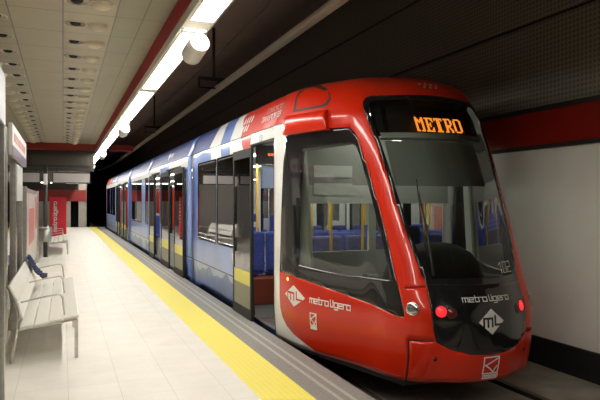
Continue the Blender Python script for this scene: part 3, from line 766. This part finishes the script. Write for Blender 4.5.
car('car_body', 23.23, 28.95, [(25.9, 26.6, .9, 2.2)], [(24.0, 25.6), (26.9, 28.5)], [(rect(23.2, 23.7, -.06, 2.96), M['blue_mid'])])
car('car_body', 29.13, 36.2, [(30.0, 31.4, .9, 2.2), (31.6, 33.0, .9, 2.2), (33.3, 35.6, .9, 2.2)], [], [(rect(33.0, 36.3, 2.445, 2.96), RF), (rect(35.9, 36.3, -.06, 2.96), M['red'])])
leaf(7.40, 8.28)
for a, b in ((12.1, 13.15), (13.85, 15.0), (16.25, 17.2), (23.95, 24.6), (25.1, 25.75), (26.85, 27.5), (28.0, 28.6)): leaf(a, b)
for a, b in J:
    bm = bmesh.new(); n = 3; vzz = [z for z in vz]
    for sg in (-1, 1):
        ringp = []
        for k in range(2 * n + 1):
            y = a - .02 + (b - a + .04) * k / (2 * n); o = -.11 if k % 2 else -.15
            ringp.append([bm.verts.new((TX + sg * max(0, interp(z, ZA, AA) + o), y, z - (.03 if z > 2.9 else 0))) for z in vzz])
        for A, B in zip(ringp, ringp[1:]):
            for i in range(len(vzz) - 1): bm.faces.new((A[i], A[i + 1], B[i + 1], B[i]))
    bmesh.ops.recalc_face_normals(bm, faces=bm.faces); T('bellows', bm, M['rubber'])
# tail end, floor, lining, underframe
bm = bmesh.new(); prof = [(sg * interp(z, ZA, AA), z) for sg, zs in ((-1, vz), (1, vz[::-1])) for z in zs]
bm.faces.new([bm.verts.new((TX + a, 36.2, z)) for a, z in prof]); T('tail_wall', bm, M['red'], solid=.03)
box('cabin_floor', TX - 1.14, TX + 1.14, 6.6, 36.1, -.02, .02, M['tfloor'], tram)
box('cab_floor', TX - .68, TX + .68, 4.75, 6.6, .0, .03, M['tfloor'], tram)
box('underframe_shade', TX - 1.02, TX + 1.02, 6.3, 36.0, -.24, -.03, M['blackm'], tram)  # plain black box in place of bogies, painting the dark under the cars
bm = bmesh.new(); q = [(-.62, 4.75), (.62, 4.75), (1.02, 6.3), (-1.02, 6.3)]
for zl, zh in ((-.14, -.03),):
    A = [bm.verts.new((TX + x, y, zl)) for x, y in q]; B = [bm.verts.new((TX + x * 1.03, y - .05, zh)) for x, y in q]
    bm.faces.new(A[::-1]); bm.faces.new(B)
    for i in range(4): bm.faces.new((A[i], A[(i + 1) % 4], B[(i + 1) % 4], B[i]))
T('skirt', bm, M['blackm'])
box('ceiling_lining', TX - 1.08, TX + 1.08, 6.56, 36.0, 2.33, 2.38, M['tceil'], tram)
clm = emat('cabin_light', (1, .97, .9), 8.0)
for y in lin(6.75, 34.6, 14):
    for x in (-.5, .5): bm = bmesh.new(); bx(bm, TX + x - .06, TX + x + .06, y, y + 1.2, 2.318, 2.33); T('cabin_light', bm, clm)
bm = bmesh.new()
for i in range(9): bx(bm, TX - 1.17, TX - .72, 6.76 + i * .085, 6.80 + i * .085, .022, .034)
bx(bm, TX - 1.19, TX - 1.15, 6.72, 7.6, .02, .036)
T('step_grating', bm, M['steel'])
# seats: pan, back, pedestal
def make_seat(x, y, rz, m):
    Mx = Matrix.Translation((TX + x, y, .02)) @ Matrix.Rotation(rz, 4, 'Z')
    bm = bmesh.new(); bx(bm, -.22, .22, -.22, .22, .40, .47, 0, Mx); s_ = T('seat', bm, m, bevel=.03)
    bm = bmesh.new(); bx(bm, -.22, .22, .18, .26, .45, 1.06, 0, Mx @ Matrix.Translation((0, 0, 0))); T('backrest', bm, m, parent=s_, bevel=.035)
    bm = bmesh.new(); bx(bm, -.12, .12, -.1, .1, 0, .40, 0, Mx); T('pedestal', bm, M['greyp'], parent=s_)
for x in (-.86, -.40, .40, .86):
    make_seat(x, 8.0, 0, M['seat']) if x > -.8 else None
    make_seat(x, 9.0, PI, M['seat']); make_seat(x, 10.3, 0, M['seat'])
for x in (-.2, .28, .78): make_seat(x, 7.2, 0, M['seat_p'])
for y in (19.2, 21.2):
    for x in (-.86, .86): make_seat(x, y, 0, M['seat'])
box('seat_box', TX - .62, TX - .10, 7.45, 8.1, .02, .44, M['maroon'], tram, .01)
box('seat_box', TX - .95, TX - .2, 8.45, 8.95, .02, .40, M['maroon'], tram, .01)
bm = bmesh.new()
for x, y in ((-.72, 7.66),):
    tube(bm, [(TX + x, y, 2.33), (TX + x, y, 1.7), (TX + x - .06, y, 1.2), (TX + x - .06, y, .9), (TX + x, y + .02, .5), (TX + x, y + .02, .02)], .018, 8)
    tube(bm, [(TX + x - .06, y, 1.0), (TX + x + .45, y, 1.0)], .016, 8)
T('grab_pole', bm, M['yellowp'])
for x, y in ((-.35, 6.95), (.1, 6.95), (.62, 6.95), (.95, 6.8), (-.9, 6.85), (-.5, 9.6), (.5, 9.6), (-.7, 12.6), (-.6, 14.4), (.3, 13.4), (-.6, 16.2), (-.6, 18.6), (-.6, 22)):
    bm = bmesh.new(); tube(bm, [(TX + x, y, .02), (TX + x, y, 2.33)], .018, 8); T('grab_pole', bm, M['yellowp'])
scr = box('info_screen', TX - 1.02, TX - .45, 7.72, 7.80, 1.72, 2.02, mat('screen_face', (.25, .32, .48), .2), tram, .01)
hd = box('door_header', TX - 1.1, TX - .35, 7.68, 7.76, 2.05, 2.30, M['blackm'], tram)
bm = bmesh.new()
for i in range(7): bx(bm, TX - .95 + i * .045, TX - .95 + i * .045 + .03, 7.672, 7.678, 2.16, 2.19)
T('red_led_text', bm, M['led_r'], parent=hd)
# roof lettering of the first car
def cling_side(bm, y0, z0, off):
    for v in bm.verts:
        z = z0 + v.co.y; p_ = side_pt(y0 - v.co.x, z, -1, off); v.co = p_
    bmesh.ops.recalc_face_normals(bm, faces=bm.faces)
def font_bm(text, size):
    cu = bpy.data.curves.new('tmp', 'FONT'); cu.body = text; cu.size = size; cu.shear = .35; cu.align_x = 'CENTER'; cu.align_y = 'CENTER'
    ob = bpy.data.objects.new('tmp', cu); C.objects.link(ob)
    dg = bpy.context.evaluated_depsgraph_get(); me = bpy.data.meshes.new_from_object(ob.evaluated_get(dg))
    bm = bmesh.new(); bm.from_mesh(me); bpy.data.objects.remove(ob); bpy.data.curves.remove(cu); bpy.data.meshes.remove(me); return bm
bm = font_bm('TRANSPORTES', .112); cling_side(bm, 6.98, 2.575, .004); T('lettering', bm, M['decal'])
bm = font_bm('CONSORCIO', .10); cling_side(bm, 6.92, 2.67, .004); T('lettering', bm, mat('pink_lettering', (.75, .32, .28), .4))
for r_, n in ((0, 4), (1, 3)):
    for i in range(n):
        x = i * .115 - .2; y = .05 - r_ * .115; bm = bmesh.new()
        bm.faces.new([bm.verts.new((x + a, y + b, 0)) for a, b in ((-.035, -.045), (.015, -.045), (.05, .045), (0, .045))])
        cling_side(bm, 7.98, 2.62, .004); T('star', bm, M['decal'])
bm = bmesh.new(); word(bm, '102', .07, .01); cling_side(bm, 7.2, 2.305, .005); T('lettering', bm, M['greyp'])
bm = bmesh.new(); diamond(bm, .13, .12, -.35, 0); cling_side(bm, 14.2, 2.63, .004); T('emblem_lozenge', bm, M['decal'])
bm = bmesh.new(); word(bm, 'metro', .09, .016, .05, -.05); cling_side(bm, 14.2, 2.63, .004)
T('lettering', bm, M['decal'])

# ------------------------------------------------------------------ platform furniture
def bench(loc, label):
    t = thing('bench', label, 'bench', loc, 0, 'white slatted platform benches')
    L = 3.2; wm = mat('bench_white', (.80, .78, .72), .4) if 'bw' not in M else M['bw']; M['bw'] = wm
    rows = [(-.325, .345, .12), (-.195, .365, .12), (-.065, .388, .12), (.075, .41, .14)]
    for (x, z, w) in rows:
        bm = bmesh.new(); R = Matrix.Translation((x, 0, z)) @ Matrix.Rotation(-.16, 4, 'Y'); bx(bm, -w / 2, w / 2, 0, L, -.012, .012, 0, R); obj('seat_slat', bm, wm, t, .006)
    for (x0, z0, x1, z1) in ((-.365, .43, -.40, .585), (-.405, .60, -.475, .75)):
        bm = bmesh.new(); d = Vector((x1 - x0, 0, z1 - z0)); n = Vector((-d.z, 0, d.x)).normalized() * .012
        q = [Vector((x0, 0, z0)) - n, Vector((x1, 0, z1)) - n, Vector((x1, 0, z1)) + n, Vector((x0, 0, z0)) + n]
        A = [bm.verts.new(v) for v in q]; B = [bm.verts.new(v + Vector((0, L, 0))) for v in q]
        bm.faces.new(A); bm.faces.new(B[::-1])
        for i in range(4): bm.faces.new((A[i], B[i], B[(i + 1) % 4], A[(i + 1) % 4]))
        bmesh.ops.recalc_face_normals(bm, faces=bm.faces); obj('back_slat', bm, wm, t, .006)
    for y in (.06, 1.6, 3.12):
        bm = bmesh.new()
        tube(bm, [(-.49, y, .74), (-.42, y, .57), (-.40, y, .42), (-.41, y, .31), (.13, y, .385)], .016, 8)
        obj('frame', bm, M['steel'], t)
        bm = bmesh.new(); tube(bm, [(-.395, y + .09, .56), (-.2, y + .09, .60), (-.05, y + .09, .622), (-.02, y + .09, .615), (-.005, y + .09, .58), (.015, y + .09, .40)], .0085, 8); obj('armrest', bm, M['steel'], t)
        bm = bmesh.new(); bx(bm, .105, .14, y - .012, y + .012, 0, .385); obj('leg', bm, M['steel'], t, .003)
        bm = bmesh.new(); tube(bm, [(-.41, y, .31), (-.46, y, 0)], .018, 8); obj('leg', bm, M['steel'], t)
    return t
b1 = bench((0, 6.28, 0), 'near white slatted bench with steel armrests and a jacket on it')
dup(b1, (.0, 18.7, 0), 'far white slatted bench in front of the red totem')
# jacket over the far end of the backrest
bm = bmesh.new(); N, Q = 26, 22; grid = []
prof = [(-.535, .60), (-.525, .68), (-.50, .755), (-.475, .775), (-.45, .755), (-.43, .70), (-.41, .66), (-.385, .62), (-.36, .58), (-.33, .545), (-.30, .52), (-.275, .50)]
for i in range(N + 1):
    v = i / N; row = []
    for j in range(Q + 1):
        u = j / Q * (len(prof) - 1); k = min(int(u), len(prof) - 2); f = u - k
        x = prof[k][0] + (prof[k + 1][0] - prof[k][0]) * f; z = prof[k][1] + (prof[k + 1][1] - prof[k][1]) * f
        y = 8.72 + v * .42 + .05 * math.sin(u * 1.2) * (v - .4)
        wr = .016 * math.sin(v * 19 + u * 1.1) + .012 * math.sin(u * 3.1 + v * 7)
        end = .04 * math.sin(v * 9)
        row.append(bm.verts.new((x + .022 + abs(wr) + (end if j == Q else 0), y, z + .024 + abs(wr) * .8)))
    grid.append(row)
for a, b in zip(grid, grid[1:]):
    for j in range(Q):
        f = bm.faces.new((a[j], b[j], b[j + 1], a[j + 1])); f.material_index = 1 if j < 6 else 0; f.smooth = True
jk = obj('jacket', bm, [mat('navy_cloth', (.018, .022, .075), .85, noise=.4, scale=25), mat('pale_blue_cloth', (.22, .24, .38), .85, noise=.5, scale=18)])
sd = jk.modifiers.new('solid', 'SOLIDIFY'); sd.thickness = .014; sd.offset = 1
tag(jk, 'crumpled navy jacket draped over the back of the near bench', 'jacket')

# information board behind the near bench
t = thing('information_board', 'tall steel line information board behind the near bench', 'information board', (-.57, 6.75, 0))
for y in (0, 1.25, 2.45):
    bm = bmesh.new(); bx(bm, -.045, .045, y - .04, y + .04, 0, 2.3); o = obj('post', bm, M['steel'], t, .008)
    if y == 0:
        bm = bmesh.new()
        for k in range(11): bx(bm, -.03, .03, -.0425, -.0395, .1 + k * .05, .115 + k * .05)
        obj('vent_slots', bm, M['blackm'], o)
bm = bmesh.new(); bx(bm, .045, .085, .1, 2.62, 2.03, 2.36); hb = obj('sign_head', bm, mat('sign_white', (.80, .79, .78), .4), t, .005)
bm = bmesh.new(); bx(bm, .085, .088, .1, 2.62, 2.03, 2.13); obj('purple_band', bm, mat('purple_print', (.12, .05, .16), .4), hb)
bm = bmesh.new()
for k, (a, b) in enumerate(((.35, .9), (1.0, 1.6), (1.7, 2.3))): bx(bm, .085, .088, a, b, 2.19, 2.28)
obj('red_print', bm, mat('red_print', (.55, .16, .12), .4), hb)
bm = bmesh.new(); bx(bm, .02, .05, 1.35, 2.4, 1.55, 2.0); obj('map_panel', bm, mat('map_white', (.74, .75, .72), .3), t, .004)
bm = bmesh.new(); bx(bm, -.01, .01, .06, 2.4, .25, 1.95); obj('glass_pane', bm, M['clear'], t)
# glazed shelter end nearest the camera
t = thing('shelter_screen', 'glazed steel shelter screen cut by the edge of the frame', 'shelter screen', (-.42, 2.4, 0))
bm = bmesh.new(); bx(bm, -.012, .012, 0, 2.4, .05, 2.1); obj('glass_pane', bm, M['clear'], t)
bm = bmesh.new(); bx(bm, -.03, .03, 2.4, 2.45, 0, 2.46); obj('post', bm, M['steel'], t, .006)
bm = bmesh.new(); bx(bm, -.03, .03, -.05, 0, 0, 2.46); obj('post', bm, M['steel'], t, .006)
bm = bmesh.new(); bx(bm, -.08, .03, 0, 2.4, 2.1, 2.46); obj('header_box', bm, mat('header_white', (.40, .44, .52), .35), t, .006)
bm = bmesh.new(); bx(bm, -.02, .02, 0, 2.4, 0, .05); obj('bottom_rail', bm, M['steel'], t)
# long advertising screen beyond the bench
t = thing('advertising_frame', 'steel framed advertising screen with red poster beyond the near bench', 'advertising screen', (-.62, 11.2, 0))
for y in (0, 5.2):
    bm = bmesh.new(); bx(bm, -.05, .05, y - .06, y + .06, 0, 1.80); obj('post', bm, M['steel'], t, .012)
bm = bmesh.new(); bx(bm, -.03, .03, .06, 5.14, 1.72, 1.78); bx(bm, -.03, .03, .06, 5.14, .25, .31); obj('rail', bm, M['steel'], t)
bm = bmesh.new(); bx(bm, -.015, .015, .06, 5.14, .31, 1.72, 0); bx(bm, .015, .018, 1.4, 3.6, .7, 1.4, 1); bx(bm, .015, .018, 4.1, 5.0, .9, 1.65, 1)
obj('poster', bm, [mat('poster_paper', (.60, .50, .46), .4, noise=.15, scale=2), mat('poster_red', (.55, .18, .15), .4)], t)
# litter bin fixed to the sign post
t = thing('platform_sign', 'dark post with two hanging sign boards over the platform', 'sign', (-.45, 18, 0))
bm = bmesh.new(); tube(bm, [(0, 0, 0), (0, 0, 2.56)], .055, 12); obj('post', bm, mat('sign_post_grey', (.07, .068, .062), .45, .4), t)
bm = bmesh.new(); bx(bm, -.66, 1.17, -.04, .04, 2.48, 2.55); obj('crossbar', bm, M['blackm'], t)
bm = bmesh.new(); bx(bm, -.05, .05, -.1, -.055, 2.0, 2.3); obj('loudspeaker', bm, M['white'], t, .01)
for x0, x1 in ((.17, 1.18), (-.72, -.12)):
    bm = bmesh.new(); bx(bm, x0, x1, -.05, .05, 2.04, 2.35); bx(bm, x0 + .1, x0 + .12, -.01, .01, 2.35, 2.49); bx(bm, x1 - .12, x1 - .1, -.01, .01, 2.35, 2.49)
    o = obj('sign_board', bm, M['blackm'], t)
    bm = bmesh.new(); bx(bm, x0 + .03, x1 - .03, -.054, -.05, 2.07, 2.32); obj('sign_face', bm, mat('sign_face_grey', (.44, .41, .42), .35), o)
t = thing('litter_bin', 'round steel litter bin on the sign post', 'litter bin', (-.45, 17.762, .44))
bm = bmesh.new(); lathe(bm, [(.0001, 0), (.15, 0), (.16, .02), (.165, .38), (.15, .38), (.145, .05), (.0001, .05)], 24); obj('bucket', bm, M['dsteel'], t)
bm = bmesh.new(); lathe(bm, [(.165, .37), (.175, .38), (.175, .40), (.15, .40), (.15, .38)], 24); obj('rim', bm, M['steel'], t)
bm = bmesh.new(); bx(bm, -.06, .06, .15, .181, .05, .33); obj('bracket', bm, M['blackm'], t)
# red totem
t = thing('information_totem', 'tall red totem with white upright lettering beyond the far bench', 'totem', (-.17, 24, 0))
rm = mat('totem_red', (.66, .012, .03), .4)
bm = bmesh.new(); bx(bm, -.29, .29, 0, .55, .12, 1.70); obj('body', bm, rm, t, .015)
bm = bmesh.new(); bx(bm, -.26, .26, .03, .5, 0, .12); obj('plinth', bm, M['blackm'], t)
bm = bmesh.new(); word(bm, 'metro ligero', .12, .026)
for v in bm.verts: v.co = Vector((-.05 - v.co.y, -.004, .98 + v.co.x))
bmesh.ops.recalc_face_normals(bm, faces=bm.faces); obj('lettering', bm, M['decal'], t)
bm = bmesh.new()
for k in range(7): bx(bm, .291, .294, .1, .4, 1.5 - k * .14, 1.56 - k * .14)
obj('side_print', bm, M['decal_d'], t)
# small ceiling lights at the far end
fl = tag(obj('end_light', (lambda b: (bx(b, -.35, .35, -.1, .1, 0, .06), b)[1])(bmesh.new()), emat('end_light', (1, .95, .85), 2)), '', 'lamp', 'lights in the low far ceiling')
PL = [(-.3, 36.3, 'white light in the low far ceiling above the red totem'), (.5, 36.5, 'white light in the low far ceiling over the end wall doorway'), (-1.2, 36.0, 'white light in the low far ceiling left of the sign post'), (-2.2, 36.0, 'white light in the low far ceiling farthest from the tram')]
for i, (x, y, lab) in enumerate(PL):
    o = fl if i == 0 else fl.copy()
    if i: C.objects.link(o)
    o.location = (x, y, 2.54); o['label'] = lab
